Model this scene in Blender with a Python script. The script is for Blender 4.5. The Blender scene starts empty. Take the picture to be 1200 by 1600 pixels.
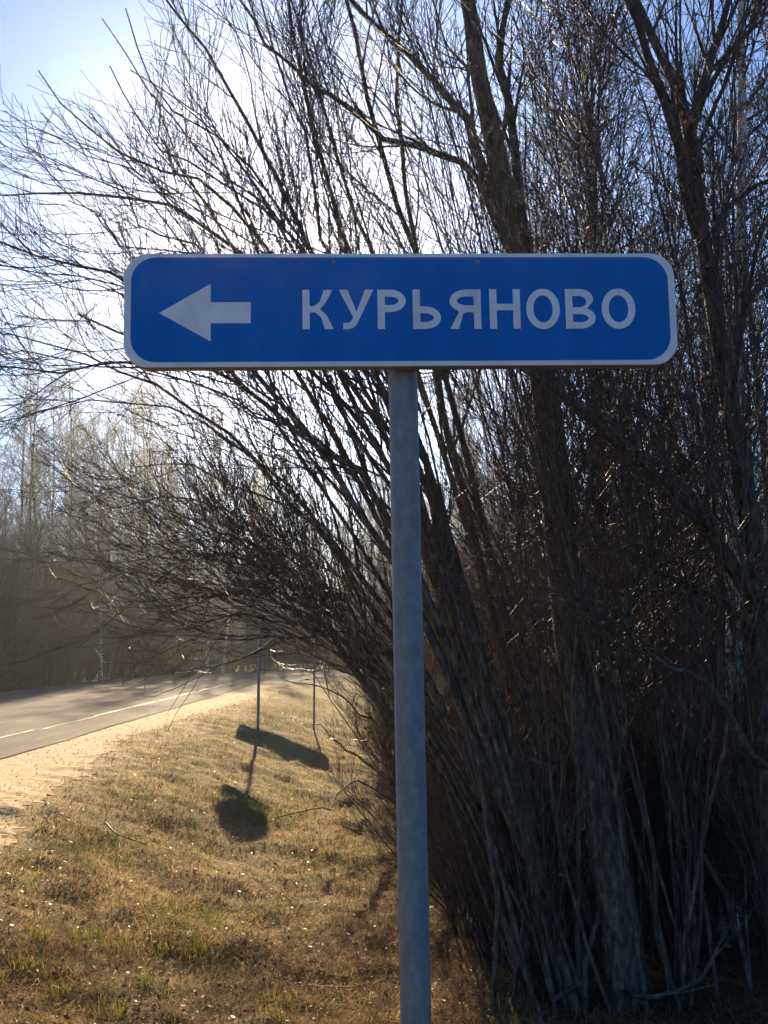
import bpy, bmesh, math
import numpy as np
from mathutils import Vector

rng = np.random.default_rng(11)
S = bpy.context.scene
COL = S.collection

# ------------------------------------------------------------------ camera
F = 1700.0                       # focal length in photo pixels (photo 1200 x 1600)
EYE = 1.6
HORIZON = 1010.0
PITCH = math.atan((HORIZON - 800.0) / F)
cam_d = bpy.data.cameras.new('camera')
cam_d.sensor_fit = 'VERTICAL'
cam_d.sensor_height = 36.0
cam_d.lens = 36.0 * F / 1600.0
cam_d.clip_end = 3000.0
cam_d.clip_start = 0.05
cam = bpy.data.objects.new('camera', cam_d)
COL.objects.link(cam)
cam.location = (0, 0, EYE)
cam.rotation_euler = (math.pi / 2 + PITCH, 0, 0)
S.camera = cam

def ray(u, v):
    a, b = (u - 600.0) / F, (800.0 - v) / F
    return np.array([a, math.cos(PITCH) - b * math.sin(PITCH), math.sin(PITCH) + b * math.cos(PITCH)])

def P(u, v, D):
    r = ray(u, v)
    return np.array([0, 0, EYE]) + r * (D / r[1])

# ------------------------------------------------------------------ sky, sun, exposure
sd = ray(445, 362)
sd = sd / np.linalg.norm(sd)
SUN_EL = math.asin(sd[2])
SUN_AZ = math.atan2(sd[0], sd[1])        # from +Y towards +X
W = bpy.data.worlds.new('World')
S.world = W
W.use_nodes = True
nt = W.node_tree
nt.nodes.clear()
sky = nt.nodes.new('ShaderNodeTexSky')
sky.sky_type = 'NISHITA'
sky.sun_disc = False
sky.sun_elevation = SUN_EL
sky.sun_rotation = SUN_AZ
sky.altitude = 200
sky.air_density = 1.0
sky.dust_density = 0.36
sky.ozone_density = 8.0
bg = nt.nodes.new('ShaderNodeBackground')
bg.inputs['Strength'].default_value = 0.067
wo = nt.nodes.new('ShaderNodeOutputWorld')
nt.links.new(sky.outputs[0], bg.inputs[0])
nt.links.new(bg.outputs[0], wo.inputs[0])

sun_d = bpy.data.lights.new('sun', 'SUN')
sun_d.energy = 5.0
sun_d.angle = math.radians(0.55)
sun_d.color = (1.0, 0.77, 0.48)
sun = bpy.data.objects.new('sun', sun_d)
COL.objects.link(sun)
sun.rotation_euler = Vector(sd).to_track_quat('Z', 'Y').to_euler()
sun.location = (-10, 60, 40)

S.view_settings.view_transform = 'Standard'
S.view_settings.look = 'None'
S.view_settings.gamma = 1.0
S.view_settings.use_curve_mapping = False
S.view_settings.exposure = 1.35
S.render.engine = 'CYCLES'
S.cycles.use_denoising = True
S.cycles.max_bounces = 6
S.cycles.diffuse_bounces = 3
S.cycles.glossy_bounces = 2
S.cycles.transmission_bounces = 3
S.cycles.volume_bounces = 0
S.cycles.use_adaptive_sampling = True
S.cycles.adaptive_threshold = 0.01

# ------------------------------------------------------------------ helpers
def tag(o, label=None, cat=None, group=None, kind=None):
    if label: o['label'] = label
    if cat: o['category'] = cat
    if group: o['group'] = group
    if kind: o['kind'] = kind
    return o

def link(name, data, parent=None):
    o = bpy.data.objects.new(name, data)
    COL.objects.link(o)
    if parent is not None:
        o.parent = parent
    return o

def empty(name, loc, rz=0.0):
    o = link(name, None)
    o.location = loc
    o.rotation_euler = (0, 0, rz)
    o.empty_display_size = 0.1
    return o

def copy_tree(o, parent=None):
    c = o.copy()
    COL.objects.link(c)
    c.parent = parent
    for ch in list(o.children):
        copy_tree(ch, c)
    return c

def np_mesh(name, V, faces, mat, smooth=True, attr=None):
    """faces: list of int arrays, each (n, k)"""
    me = bpy.data.meshes.new(name)
    V = np.ascontiguousarray(V, dtype=np.float32)
    me.vertices.add(len(V))
    me.vertices.foreach_set('co', V.ravel())
    loops = np.concatenate([f.ravel() for f in faces]).astype(np.int32)
    sizes = np.concatenate([np.full(len(f), f.shape[1], dtype=np.int32) for f in faces])
    starts = np.concatenate([[0], np.cumsum(sizes)[:-1]]).astype(np.int32)
    me.loops.add(len(loops))
    me.loops.foreach_set('vertex_index', loops)
    me.polygons.add(len(sizes))
    me.polygons.foreach_set('loop_start', starts)
    me.polygons.foreach_set('loop_total', sizes)
    if smooth:
        me.polygons.foreach_set('use_smooth', np.ones(len(sizes), dtype=bool))
    me.update(calc_edges=True)
    if attr is not None:
        ca = me.color_attributes.new('tint', 'FLOAT_COLOR', 'POINT')
        c4 = np.ones((len(V), 4), dtype=np.float32)
        c4[:, :3] = attr
        ca.data.foreach_set('color', c4.ravel())
    me.materials.append(mat)
    return me

def bm_mesh(name, bm, mat, smooth=False):
    me = bpy.data.meshes.new(name)
    bm.normal_update()
    bm.to_mesh(me)
    bm.free()
    if smooth:
        for p in me.polygons: p.use_smooth = True
    me.materials.append(mat)
    return me

def noise1(x, seed=0, n=6):
    r = np.random.default_rng(seed)
    out = np.zeros_like(x, dtype=float)
    for i in range(n):
        f = 0.25 * 1.9 ** i
        out += np.sin(x * f * 2 * math.pi / 3 + r.uniform(0, 6.3)) / 1.6 ** i
    return out / 2.0

_vn = np.random.default_rng(5).uniform(-1, 1, (256, 256))
def vnoise(x, y):
    xi, yi = np.floor(x).astype(int), np.floor(y).astype(int)
    fx, fy = x - xi, y - yi
    fx, fy = fx * fx * (3 - 2 * fx), fy * fy * (3 - 2 * fy)
    g = lambda a, b: _vn[a % 256, b % 256]
    return (g(xi, yi) * (1 - fx) + g(xi + 1, yi) * fx) * (1 - fy) + (g(xi, yi + 1) * (1 - fx) + g(xi + 1, yi + 1) * fx) * fy

def sstep(a, b, x):
    t = np.clip((x - a) / (b - a), 0, 1)
    return t * t * (3 - 2 * t)

# ------------------------------------------------------------------ materials
def mat_base(name):
    m = bpy.data.materials.new(name)
    m.use_nodes = True
    t = m.node_tree
    b = t.nodes['Principled BSDF']
    return m, t, b

def node(t, typ, **kw):
    n = t.nodes.new(typ)
    for k, v in kw.items():
        setattr(n, k, v)
    return n

def ramp(t, stops):
    r = t.nodes.new('ShaderNodeValToRGB')
    el = r.color_ramp.elements
    while len(el) < len(stops): el.new(0.5)
    for e, (p, c) in zip(el, stops):
        e.position = p
        e.color = (*c, 1)
    return r

def noise_mat(name, stops, scale, rough=0.8, bump=0.0, bscale=None, stretch=None, detail=6, spec=0.5, coord='Object'):
    m, t, b = mat_base(name)
    tc = node(t, 'ShaderNodeTexCoord')
    mp = node(t, 'ShaderNodeMapping')
    if stretch: mp.inputs['Scale'].default_value = stretch
    t.links.new(tc.outputs[coord], mp.inputs[0])
    n = node(t, 'ShaderNodeTexNoise')
    n.inputs['Scale'].default_value = scale
    n.inputs['Detail'].default_value = detail
    n.inputs['Roughness'].default_value = 0.65
    t.links.new(mp.outputs[0], n.inputs['Vector'])
    r = ramp(t, stops)
    t.links.new(n.outputs[0], r.inputs[0])
    t.links.new(r.outputs[0], b.inputs['Base Color'])
    b.inputs['Roughness'].default_value = rough
    b.inputs['Specular IOR Level'].default_value = spec
    if bump:
        n2 = node(t, 'ShaderNodeTexNoise')
        n2.inputs['Scale'].default_value = bscale or scale * 3
        n2.inputs['Detail'].default_value = 5
        t.links.new(mp.outputs[0], n2.inputs['Vector'])
        bp = node(t, 'ShaderNodeBump')
        bp.inputs['Strength'].default_value = bump
        bp.inputs['Distance'].default_value = 0.02
        t.links.new(n2.outputs[0], bp.inputs['Height'])
        t.links.new(bp.outputs[0], b.inputs['Normal'])
    return m

M = {}
M['bark'] = noise_mat('willow_bark', [(0.36, (0.022, 0.017, 0.012)), (0.5, (0.075, 0.058, 0.040)), (0.64, (0.19, 0.152, 0.108))], 30, 0.75, 0.8, 60, (1, 1, 0.33), 10)
M['bark_dark'] = noise_mat('dark_bark', [(0.36, (0.018, 0.013, 0.009)), (0.52, (0.06, 0.045, 0.031)), (0.66, (0.15, 0.12, 0.085))], 28, 0.8, 0.8, 60, (1, 1, 0.33), 10)
M['twig'] = noise_mat('twig_bark', [(0.3, (0.075, 0.053, 0.036)), (0.7, (0.14, 0.102, 0.068))], 3, 0.5, 0, spec=0.35)
M['twig_grey'] = noise_mat('grey_twig_bark', [(0.3, (0.07, 0.06, 0.05)), (0.7, (0.13, 0.115, 0.095))], 2, 0.7, 0, spec=0.2)
M['twig_red'] = noise_mat('reddish_twig_bark', [(0.3, (0.075, 0.042, 0.03)), (0.7, (0.13, 0.082, 0.057))], 2, 0.7, 0, spec=0.2)

def birch_mat():
    m, t, b = mat_base('birch_bark')
    tc = node(t, 'ShaderNodeTexCoord')
    mp = node(t, 'ShaderNodeMapping')
    mp.inputs['Scale'].default_value = (2.2, 2.2, 9)
    t.links.new(tc.outputs['Object'], mp.inputs[0])
    n = node(t, 'ShaderNodeTexNoise')
    n.inputs['Scale'].default_value = 1.6
    n.inputs['Detail'].default_value = 6
    n.inputs['Roughness'].default_value = 0.7
    t.links.new(mp.outputs[0], n.inputs['Vector'])
    r = ramp(t, [(0.40, (0.035, 0.03, 0.028)), (0.47, (0.40, 0.37, 0.34)), (0.6, (0.62, 0.6, 0.56))])
    t.links.new(n.outputs[0], r.inputs[0])
    t.links.new(r.outputs[0], b.inputs['Base Color'])
    b.inputs['Roughness'].default_value = 0.7
    return m
M['birch'] = birch_mat()

def ground_mat():
    m, t, b = mat_base('grass_ground')
    tc = node(t, 'ShaderNodeTexCoord')
    def nz(scale, detail=6, rough=0.65, stretch=None):
        n = node(t, 'ShaderNodeTexNoise')
        n.inputs['Scale'].default_value = scale
        n.inputs['Detail'].default_value = detail
        n.inputs['Roughness'].default_value = rough
        if stretch:
            mp = node(t, 'ShaderNodeMapping')
            mp.inputs['Scale'].default_value = stretch
            t.links.new(tc.outputs['Object'], mp.inputs[0])
            t.links.new(mp.outputs[0], n.inputs['Vector'])
        else:
            t.links.new(tc.outputs['Object'], n.inputs['Vector'])
        return n
    fine = nz(26, 8, 0.75)
    r1 = ramp(t, [(0.30, (0.055, 0.037, 0.017)), (0.45, (0.19, 0.125, 0.052)), (0.58, (0.36, 0.245, 0.10)), (0.72, (0.50, 0.36, 0.17))])
    t.links.new(fine.outputs[0], r1.inputs[0])
    big = nz(1.3, 4, 0.6)
    r2 = ramp(t, [(0.46, (0, 0, 0)), (0.62, (1, 1, 1))])
    t.links.new(big.outputs[0], r2.inputs[0])
    r3 = ramp(t, [(0.3, (0.05, 0.05, 0.014)), (0.55, (0.15, 0.14, 0.04)), (0.75, (0.26, 0.23, 0.08))])
    t.links.new(fine.outputs[0], r3.inputs[0])
    mx = node(t, 'ShaderNodeMix', data_type='RGBA')
    t.links.new(r2.outputs[0], mx.inputs['Factor'])
    t.links.new(r1.outputs[0], mx.inputs['A'])
    t.links.new(r3.outputs[0], mx.inputs['B'])
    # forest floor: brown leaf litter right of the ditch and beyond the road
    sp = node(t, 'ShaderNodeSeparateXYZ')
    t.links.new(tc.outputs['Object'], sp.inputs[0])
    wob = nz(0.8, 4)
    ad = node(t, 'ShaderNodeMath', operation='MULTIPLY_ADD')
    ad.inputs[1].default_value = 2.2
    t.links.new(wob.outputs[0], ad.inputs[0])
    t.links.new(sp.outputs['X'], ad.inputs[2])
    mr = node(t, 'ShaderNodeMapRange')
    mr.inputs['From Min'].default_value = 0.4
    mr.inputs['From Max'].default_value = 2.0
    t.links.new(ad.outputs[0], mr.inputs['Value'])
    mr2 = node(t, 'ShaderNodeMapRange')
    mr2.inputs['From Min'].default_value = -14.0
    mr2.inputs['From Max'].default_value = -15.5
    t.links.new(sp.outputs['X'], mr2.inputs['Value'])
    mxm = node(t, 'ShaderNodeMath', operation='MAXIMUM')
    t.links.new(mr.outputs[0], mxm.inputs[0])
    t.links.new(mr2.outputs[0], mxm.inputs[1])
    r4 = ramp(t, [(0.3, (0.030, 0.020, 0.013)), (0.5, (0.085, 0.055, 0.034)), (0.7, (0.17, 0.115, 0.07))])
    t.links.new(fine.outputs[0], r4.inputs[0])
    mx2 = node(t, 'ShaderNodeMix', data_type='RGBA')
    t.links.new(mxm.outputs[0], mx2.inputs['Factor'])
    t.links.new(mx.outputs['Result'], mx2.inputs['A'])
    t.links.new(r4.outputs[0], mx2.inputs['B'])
    wob2 = nz(2.6, 8, 0.7)
    ad2 = node(t, 'ShaderNodeMath', operation='MULTIPLY_ADD')
    ad2.inputs[1].default_value = 3.4
    t.links.new(wob2.outputs[0], ad2.inputs[0])
    t.links.new(sp.outputs['X'], ad2.inputs[2])
    mr3 = node(t, 'ShaderNodeMapRange')
    mr3.inputs['From Min'].default_value = -1.55
    mr3.inputs['From Max'].default_value = -2.5
    t.links.new(ad2.outputs[0], mr3.inputs['Value'])
    inv = node(t, 'ShaderNodeMath', operation='SUBTRACT')
    inv.inputs[0].default_value = 1.0
    t.links.new(mr2.outputs[0], inv.inputs[1])
    mu = node(t, 'ShaderNodeMath', operation='MULTIPLY')
    t.links.new(mr3.outputs[0], mu.inputs[0])
    t.links.new(inv.outputs[0], mu.inputs[1])
    r5 = ramp(t, [(0.3, (0.27, 0.19, 0.10)), (0.5, (0.46, 0.34, 0.195)), (0.7, (0.60, 0.47, 0.29))])
    t.links.new(fine.outputs[0], r5.inputs[0])
    mx3 = node(t, 'ShaderNodeMix', data_type='RGBA')
    t.links.new(mu.outputs[0], mx3.inputs['Factor'])
    t.links.new(mx2.outputs['Result'], mx3.inputs['A'])
    t.links.new(r5.outputs[0], mx3.inputs['B'])
    t.links.new(mx3.outputs['Result'], b.inputs['Base Color'])
    b.inputs['Roughness'].default_value = 0.95
    b.inputs['Specular IOR Level'].default_value = 0.2
    bp = node(t, 'ShaderNodeBump')
    bp.inputs['Strength'].default_value = 0.9
    bp.inputs['Distance'].default_value = 0.03
    t.links.new(fine.outputs[0], bp.inputs['Height'])
    t.links.new(bp.outputs[0], b.inputs['Normal'])
    return m
M['ground'] = ground_mat()
M['asphalt'] = noise_mat('old_asphalt', [(0.3, (0.045, 0.043, 0.041)), (0.5, (0.075, 0.070, 0.063)), (0.68, (0.15, 0.132, 0.108))], 1.6, 0.9, 0.35, 60, (1.6, 0.25, 1), 8, 0.12)
M['sand'] = noise_mat('sandy_gravel', [(0.3, (0.30, 0.21, 0.115)), (0.5, (0.50, 0.37, 0.215)), (0.7, (0.64, 0.50, 0.315))], 5, 0.95, 0.4, 30, None, 9, 0.2)
M['earth'] = noise_mat('dark_earth', [(0.3, (0.018, 0.016, 0.014)), (0.7, (0.055, 0.048, 0.04))], 9, 1.0, 0.8, 25, None, 6, 0.1)
M['stone'] = noise_mat('pebble', [(0.3, (0.45, 0.37, 0.26)), (0.7, (0.62, 0.54, 0.42))], 12, 0.9, 0, None, None, 3, 0.3)
M['stick'] = noise_mat('dry_stick', [(0.3, (0.13, 0.10, 0.075)), (0.7, (0.30, 0.25, 0.19))], 15, 0.7, 0.4, 40)

def tint_mat(name, trans=0.35, rough=0.6):
    m = bpy.data.materials.new(name)
    m.use_nodes = True
    t = m.node_tree
    b = t.nodes['Principled BSDF']
    out = t.nodes['Material Output']
    a = node(t, 'ShaderNodeAttribute')
    a.attribute_name = 'tint'
    tr = node(t, 'ShaderNodeBsdfTranslucent')
    mx = node(t, 'ShaderNodeMixShader')
    mx.inputs[0].default_value = trans
    t.links.new(a.outputs['Color'], b.inputs['Base Color'])
    t.links.new(a.outputs['Color'], tr.inputs['Color'])
    b.inputs['Roughness'].default_value = rough
    b.inputs['Specular IOR Level'].default_value = 0.12
    t.links.new(b.outputs[0], mx.inputs[1])
    t.links.new(tr.outputs[0], mx.inputs[2])
    t.links.new(mx.outputs[0], out.inputs['Surface'])
    return m
M['grass'] = tint_mat('dry_grass_blades', 0.5, 0.8)
M['leaf'] = tint_mat('fallen_leaf', 0.25, 0.5)

def worn_paint():
    m, t, b = mat_base('worn_road_paint')
    tc = node(t, 'ShaderNodeTexCoord')
    n = node(t, 'ShaderNodeTexNoise')
    n.inputs['Scale'].default_value = 2.2
    n.inputs['Detail'].default_value = 6
    t.links.new(tc.outputs['Object'], n.inputs['Vector'])
    r = ramp(t, [(0.45, (0.055, 0.053, 0.05)), (0.70, (0.135, 0.126, 0.112))])
    t.links.new(n.outputs[0], r.inputs[0])
    t.links.new(r.outputs[0], b.inputs['Base Color'])
    b.inputs['Roughness'].default_value = 0.7
    return m
M['paint'] = worn_paint()

M['zinc'] = noise_mat('galvanised_steel', [(0.34, (0.165, 0.176, 0.184)), (0.5, (0.205, 0.215, 0.222)), (0.66, (0.255, 0.265, 0.27))], 40, 0.6, 0.12, 90, (1, 1, 0.6), 8)
t_ = M['zinc'].node_tree.nodes['Principled BSDF']
t_.inputs['Metallic'].default_value = 0.35
M['zinc_dark'] = noise_mat('weathered_steel', [(0.3, (0.14, 0.145, 0.15)), (0.7, (0.22, 0.225, 0.23))], 10, 0.6, 0.1, 40)
M['board_back'] = noise_mat('weathered_board', [(0.3, (0.075, 0.06, 0.042)), (0.7, (0.125, 0.105, 0.078))], 5, 0.8, 0.2, 30, (1, 1, 3))
M['blue'] = noise_mat('blue_sheeting', [(0.28, (0.004, 0.108, 0.39)), (0.5, (0.001, 0.13, 0.45)), (0.72, (0.010, 0.155, 0.49))], 9, 0.5, 0.0, None, (1, 1, 0.3), 8, 0.2)
M['white'] = noise_mat('white_sheeting', [(0.28, (0.56, 0.56, 0.56)), (0.5, (0.72, 0.72, 0.72)), (0.7, (0.80, 0.80, 0.79))], 12, 0.5, 0.0, None, (1, 1, 0.4), 8, 0.3)

# ------------------------------------------------------------------ terrain
def bend(y):
    yy = np.maximum(np.asarray(y, float) - 50.0, 0)
    return 0.011 * yy ** 2

def G(x, y):
    x = np.asarray(x, float); y = np.asarray(y, float)
    xr = x - bend(y)
    k = 0.30 + 0.70 * sstep(2.5, 13.0, y)
    prof = np.interp(xr, [-60, -17, -15.2, -13.7, -13.3, -5.7, -5.4, -4.1, -3.1, -1.0, 0.3, 1.6, 4.0, 12, 60],
                     [-0.3, -0.5, -0.45, -0.06, -0.05, -0.035, -0.012, -0.045, -0.20, -0.80, -0.98, -0.92, -0.75, -0.6, -0.5])
    z = np.where(xr > -4.6, prof * k, prof)
    fur = 0.13 * vnoise((0.65 * x + 0.76 * y) * 1.25 + 2, (0.76 * x - 0.65 * y) * 0.33) * sstep(-3.4, -2.0, xr)
    nz = fur + 0.05 * vnoise(x * 0.7 + 3, y * 0.55) + 0.03 * vnoise(x * 1.3, y * 1.1) + 0.032 * vnoise(x * 3.1 + 9, y * 3.1) + 0.022 * vnoise(x * 7 + 3, y * 7)
    w = sstep(-5.2, -3.6, xr) + sstep(-14.0, -15.5, xr)
    return z + nz * np.clip(w, 0, 1)

def graded(a0, a1, step, far, growth=1.25):
    c = list(np.arange(a0, a1 + 1e-6, step))
    s = step
    hi = [c[-1]]
    while hi[-1] < far[1]:
        s *= growth
        hi.append(hi[-1] + s)
    s = step
    lo = [c[0]]
    while lo[-1] > far[0]:
        s *= growth
        lo.append(lo[-1] - s)
    return np.array(lo[1:][::-1] + c + hi[1:])

gx = graded(-6.0, 5.0, 0.085, (-900, 900))
gy = graded(2.0, 30.0, 0.11, (-300, 1500), 1.12)
GX, GY = np.meshgrid(gx, gy)
V = np.stack([GX, GY, G(GX, GY)], -1).reshape(-1, 3)
nx = len(gx)
i0 = (np.arange(len(gy) - 1)[:, None] * nx + np.arange(nx - 1)[None]).ravel()
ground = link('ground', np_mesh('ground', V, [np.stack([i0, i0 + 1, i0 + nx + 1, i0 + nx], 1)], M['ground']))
tag(ground, 'grassy verge and leaf covered forest floor beside the road', 'ground', kind='structure')

# road sheet
ys = np.concatenate([np.arange(-40, 62, 2.0), np.arange(62, 150, 2.0)])
def strip(name, x0s, x1s, ys, dz, mat, n=9, zfun=None):
    t = np.linspace(0, 1, n)
    X = x0s[:, None] + (x1s - x0s)[:, None] * t[None]
    Y = np.repeat(ys[:, None], n, 1)
    X = X + bend(Y)
    Z = zfun(X, Y) + dz
    V = np.stack([X, Y, Z], -1).reshape(-1, 3)
    k = (np.arange(len(ys) - 1)[:, None] * n + np.arange(n - 1)[None]).ravel()
    return np_mesh(name, V, [np.stack([k, k + 1, k + n + 1, k + n], 1)], mat)

def road_z(X, Y):
    xr = X - bend(Y)
    return 0.0 + 0.05 * (1 - ((xr + 9.5) / 4.0) ** 2)
yr = np.arange(-40, 120, 0.5)
e0 = -13.5 + 0.06 * noise1(yr, 1)
e1 = -5.5 + 0.05 * noise1(yr * 1.3, 2)
road = link('road', strip('road', e0, e1, yr, 0.0, M['asphalt'], 13, road_z))
tag(road, 'worn grey asphalt country road with faded white lines', 'road', kind='structure')

def shoulder_z(X, Y):
    return G(X, Y)
ysr = np.arange(-10, 120, 0.08)
RS = np.random.default_rng(3)
s0 = np.full(len(ysr), -5.62)
s1 = np.interp(ysr, [4, 7, 9.5, 13.8, 19.2, 26.6, 47], [-2.4, -2.7, -3.0, -3.7, -4.35, -4.1, -3.85]) + 0.16 * noise1(ysr * 0.8, 3) + 0.10 * noise1(ysr * 5, 4) - 0.25 + RS.uniform(-0.07, 0.07, len(ysr))
sh = link('gravel_shoulder', strip('gravel_shoulder', s0, s1, ysr, 0.005, M['sand'], 14, shoulder_z))
tag(sh, 'pale sandy gravel shoulder along the near road edge', 'shoulder', kind='structure')
ysf = np.arange(10, 56, 0.5)
sh2 = link('gravel_shoulder', strip('gravel_shoulder_far', -14.4 + 0.2 * noise1(ysf, 8), np.full(len(ysf), -13.40), ysf, 0.012, M['sand'], 6, shoulder_z))
tag(sh2, 'narrow sandy strip on the forest side of the road', 'shoulder', kind='structure')

# painted lines (worn), children of the road
def line_piece(xa, ya, yb, w, seed):
    yy = np.arange(ya, yb, 0.25)
    a = xa - w / 2 + 0.03 * noise1(yy * 3, seed)
    b = xa + w / 2 + 0.03 * noise1(yy * 3, seed + 50)
    o = link('lane_line', strip('lane_line', a, b, yy, 0.006, M['paint'], 2, road_z), road)
    return o
RL = np.random.default_rng(17)
def worn_line(xa, ya, yb, w, mean, gap):
    y = ya
    while y < yb:
        ln = RL.uniform(0.4, 1.6) * mean
        line_piece(xa + RL.normal(0, 0.03), y, min(y + ln, yb) + 0.3, w * RL.uniform(0.5, 1.1), int(RL.integers(900)))
        y += ln + RL.uniform(0.3, 1.6) * gap
for ya in np.arange(13, 90, 12.0):
    worn_line(-10.2, ya, ya + 4.5, 0.10, 1.6, 0.5)
worn_line(-6.6, 14, 56, 0.085, 3.2, 0.35)
worn_line(-12.9, 22, 60, 0.12, 2.6, 2.4)

# ------------------------------------------------------------------ branches: vectorised growing and tubes
def unit(a):
    return a / np.maximum(np.linalg.norm(a, axis=-1, keepdims=True), 1e-9)

def grow(start, d, length, n, wob, up, r):
    """start (m,3), d (m,3), length (m,) -> (m,n,3)"""
    m = len(start)
    pts = np.empty((m, n, 3))
    pts[:, 0] = start
    d = unit(d)
    step = (length / (n - 1))[:, None]
    for i in range(1, n):
        d = unit(d + r.normal(0, wob, (m, 3)) + np.array([0, 0, up]) * (0.6 + 0.8 * r.random((m, 1))))
        pts[:, i] = pts[:, i - 1] + d * step
    return pts

def sprout(pts, rad, per, t0, t1, a0, a1, r, bias=None):
    """children along parent polylines -> start, dir, parent radius, t, parent index"""
    m, n, _ = pts.shape
    t = t0 + (t1 - t0) * ((np.arange(per)[None] + r.random((m, per))) / per)
    f = t * (n - 1)
    i = np.minimum(f.astype(int), n - 2)
    w = (f - i)[..., None]
    idx = np.arange(m)[:, None]
    p = pts[idx, i] * (1 - w) + pts[idx, i + 1] * w
    tan = unit(pts[idx, i + 1] - pts[idx, i])
    rr = rad[idx, i] * (1 - w[..., 0]) + rad[idx, i + 1] * w[..., 0]
    q = r.normal(0, 1, tan.shape)
    if bias is not None:
        q = q + np.asarray(bias)
    q = unit(q - (q * tan).sum(-1, keepdims=True) * tan)
    a = r.uniform(a0, a1, t.shape)[..., None]
    d = np.cos(a) * tan + np.sin(a) * q
    pi = np.repeat(np.arange(m), per)
    return p.reshape(-1, 3), d.reshape(-1, 3), rr.ravel(), t.ravel(), pi

def taper(r0, r1, n, power=1.0):
    t = np.linspace(0, 1, n)[None] ** power
    return np.asarray(r0)[:, None] * (1 - t) + np.asarray(r1)[:, None] * t

class Tubes:
    def __init__(self): self.V = []; self.Q = []; self.n = 0
    def add(self, pts, rad, k):
        m, n, _ = pts.shape
        if m == 0: return
        tan = np.empty_like(pts)
        tan[:, 1:-1] = pts[:, 2:] - pts[:, :-2]
        tan[:, 0] = pts[:, 1] - pts[:, 0]
        tan[:, -1] = pts[:, -1] - pts[:, -2]
        tan = unit(tan)
        md = unit(pts[:, -1] - pts[:, 0])
        ref = np.where(np.abs(md[:, 2:3]) < 0.8, np.array([[0, 0, 1.0]]), np.array([[1.0, 0, 0]]))
        ref = np.cross(md, ref)[:, None, :]
        u = unit(ref - (ref * tan).sum(-1, keepdims=True) * tan)
        v = np.cross(tan, u)
        ang = np.arange(k) * 2 * math.pi / k
        ring = pts[:, :, None, :] + rad[:, :, None, None] * (np.cos(ang)[None, None, :, None] * u[:, :, None, :] + np.sin(ang)[None, None, :, None] * v[:, :, None, :])
        base = self.n
        self.V.append(ring.reshape(-1, 3))
        a = (np.arange(m)[:, None, None] * n + np.arange(n - 1)[None, :, None]) * k + np.arange(k)[None, None]
        b = (np.arange(m)[:, None, None] * n + np.arange(n - 1)[None, :, None]) * k + (np.arange(k)[None, None] + 1) % k
        self.Q.append((np.stack([a, b, b + k, a + k], -1).reshape(-1, 4) + base))
        self.n += m * n * k
    def mesh(self, name, mat):
        return np_mesh(name, np.concatenate(self.V), [np.concatenate(self.Q)], mat)

def resample(ctrl, n):
    """Catmull-Rom through control points (k, 4: xyz + radius) -> (n,4)"""
    c = np.asarray(ctrl, float)
    c = np.vstack([2 * c[0] - c[1], c, 2 * c[-1] - c[-2]])
    k = len(c) - 3
    out = []
    for t in np.linspace(0, k - 1e-6, n):
        i = int(t); f = t - i
        p0, p1, p2, p3 = c[i:i + 4]
        out.append(0.5 * ((2 * p1) + (-p0 + p2) * f + (2 * p0 - 5 * p1 + 4 * p2 - p3) * f ** 2 + (-p0 + 3 * p1 - 3 * p2 + p3) * f ** 3))
    return np.array(out)

def smooth_wob(pts, amp, r):
    m, n, _ = pts.shape
    w = np.cumsum(r.normal(0, 1, (m, n, 3)), 1)
    w -= w[:, :1] + (w[:, -1:] - w[:, :1]) * np.linspace(0, 1, n)[None, :, None]
    return pts + amp * w / math.sqrt(n)

def grow_crown(stems, srad, r, lv1, lv2, lv3, up=(0.06, 0.07, 0.08), tw=0.0022, side=None, keep=None):
    """adds levels of branches to stems; returns limb tubes and twig tubes"""
    limbs, twigs = Tubes(), Tubes()
    per, t0, t1, len0, len1 = lv1
    p, d, pr, t, _ = sprout(stems, srad, per, t0, t1, 0.25, 0.75, r, side)
    L = r.uniform(len0, len1, len(p)) * (1.15 - 0.65 * t)
    b1 = grow(p, d, L, 9, 0.065, up[0], r)
    r1 = taper(np.clip(pr * 0.45, 0.004, 0.022), np.full(len(p), 0.0028), 9)
    if keep is not None:
        k_ = keep(b1); b1, r1 = b1[k_], r1[k_]
    limbs.add(b1, r1, 4)
    per, len0, len1 = lv2
    p, d, pr, t, _ = sprout(b1, r1, per, 0.12, 1.0, 0.25, 0.75, r)
    L = r.uniform(len0, len1, len(p)) * (1.1 - 0.5 * t)
    b2 = grow(p, d, L, 6, 0.07, up[1], r)
    r2 = taper(np.clip(pr * 0.6, 0.0026, 0.007), np.full(len(p), tw), 6)
    if keep is not None:
        k_ = keep(b2); b2, r2 = b2[k_], r2[k_]
    twigs.add(b2, r2, 3)
    per, len0, len1 = lv3
    if per:
        p, d, pr, t, _ = sprout(b2, r2, per, 0.2, 0.98, 0.3, 0.8, r)
        L = r.uniform(len0, len1, len(p)) * (1.1 - 0.5 * t)
        b3 = grow(p, d, L, 4, 0.12, up[2], r)
        r3 = taper(np.full(len(p), tw * 1.15), np.full(len(p), tw * 0.75), 4)
        twigs.add(b3, r3, 3)
    return limbs, twigs

def stem_mesh(name, pts, rad, mat, k=9):
    T = Tubes()
    T.add(pts[None], rad[None], k)
    return T.mesh(name, mat)

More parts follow.
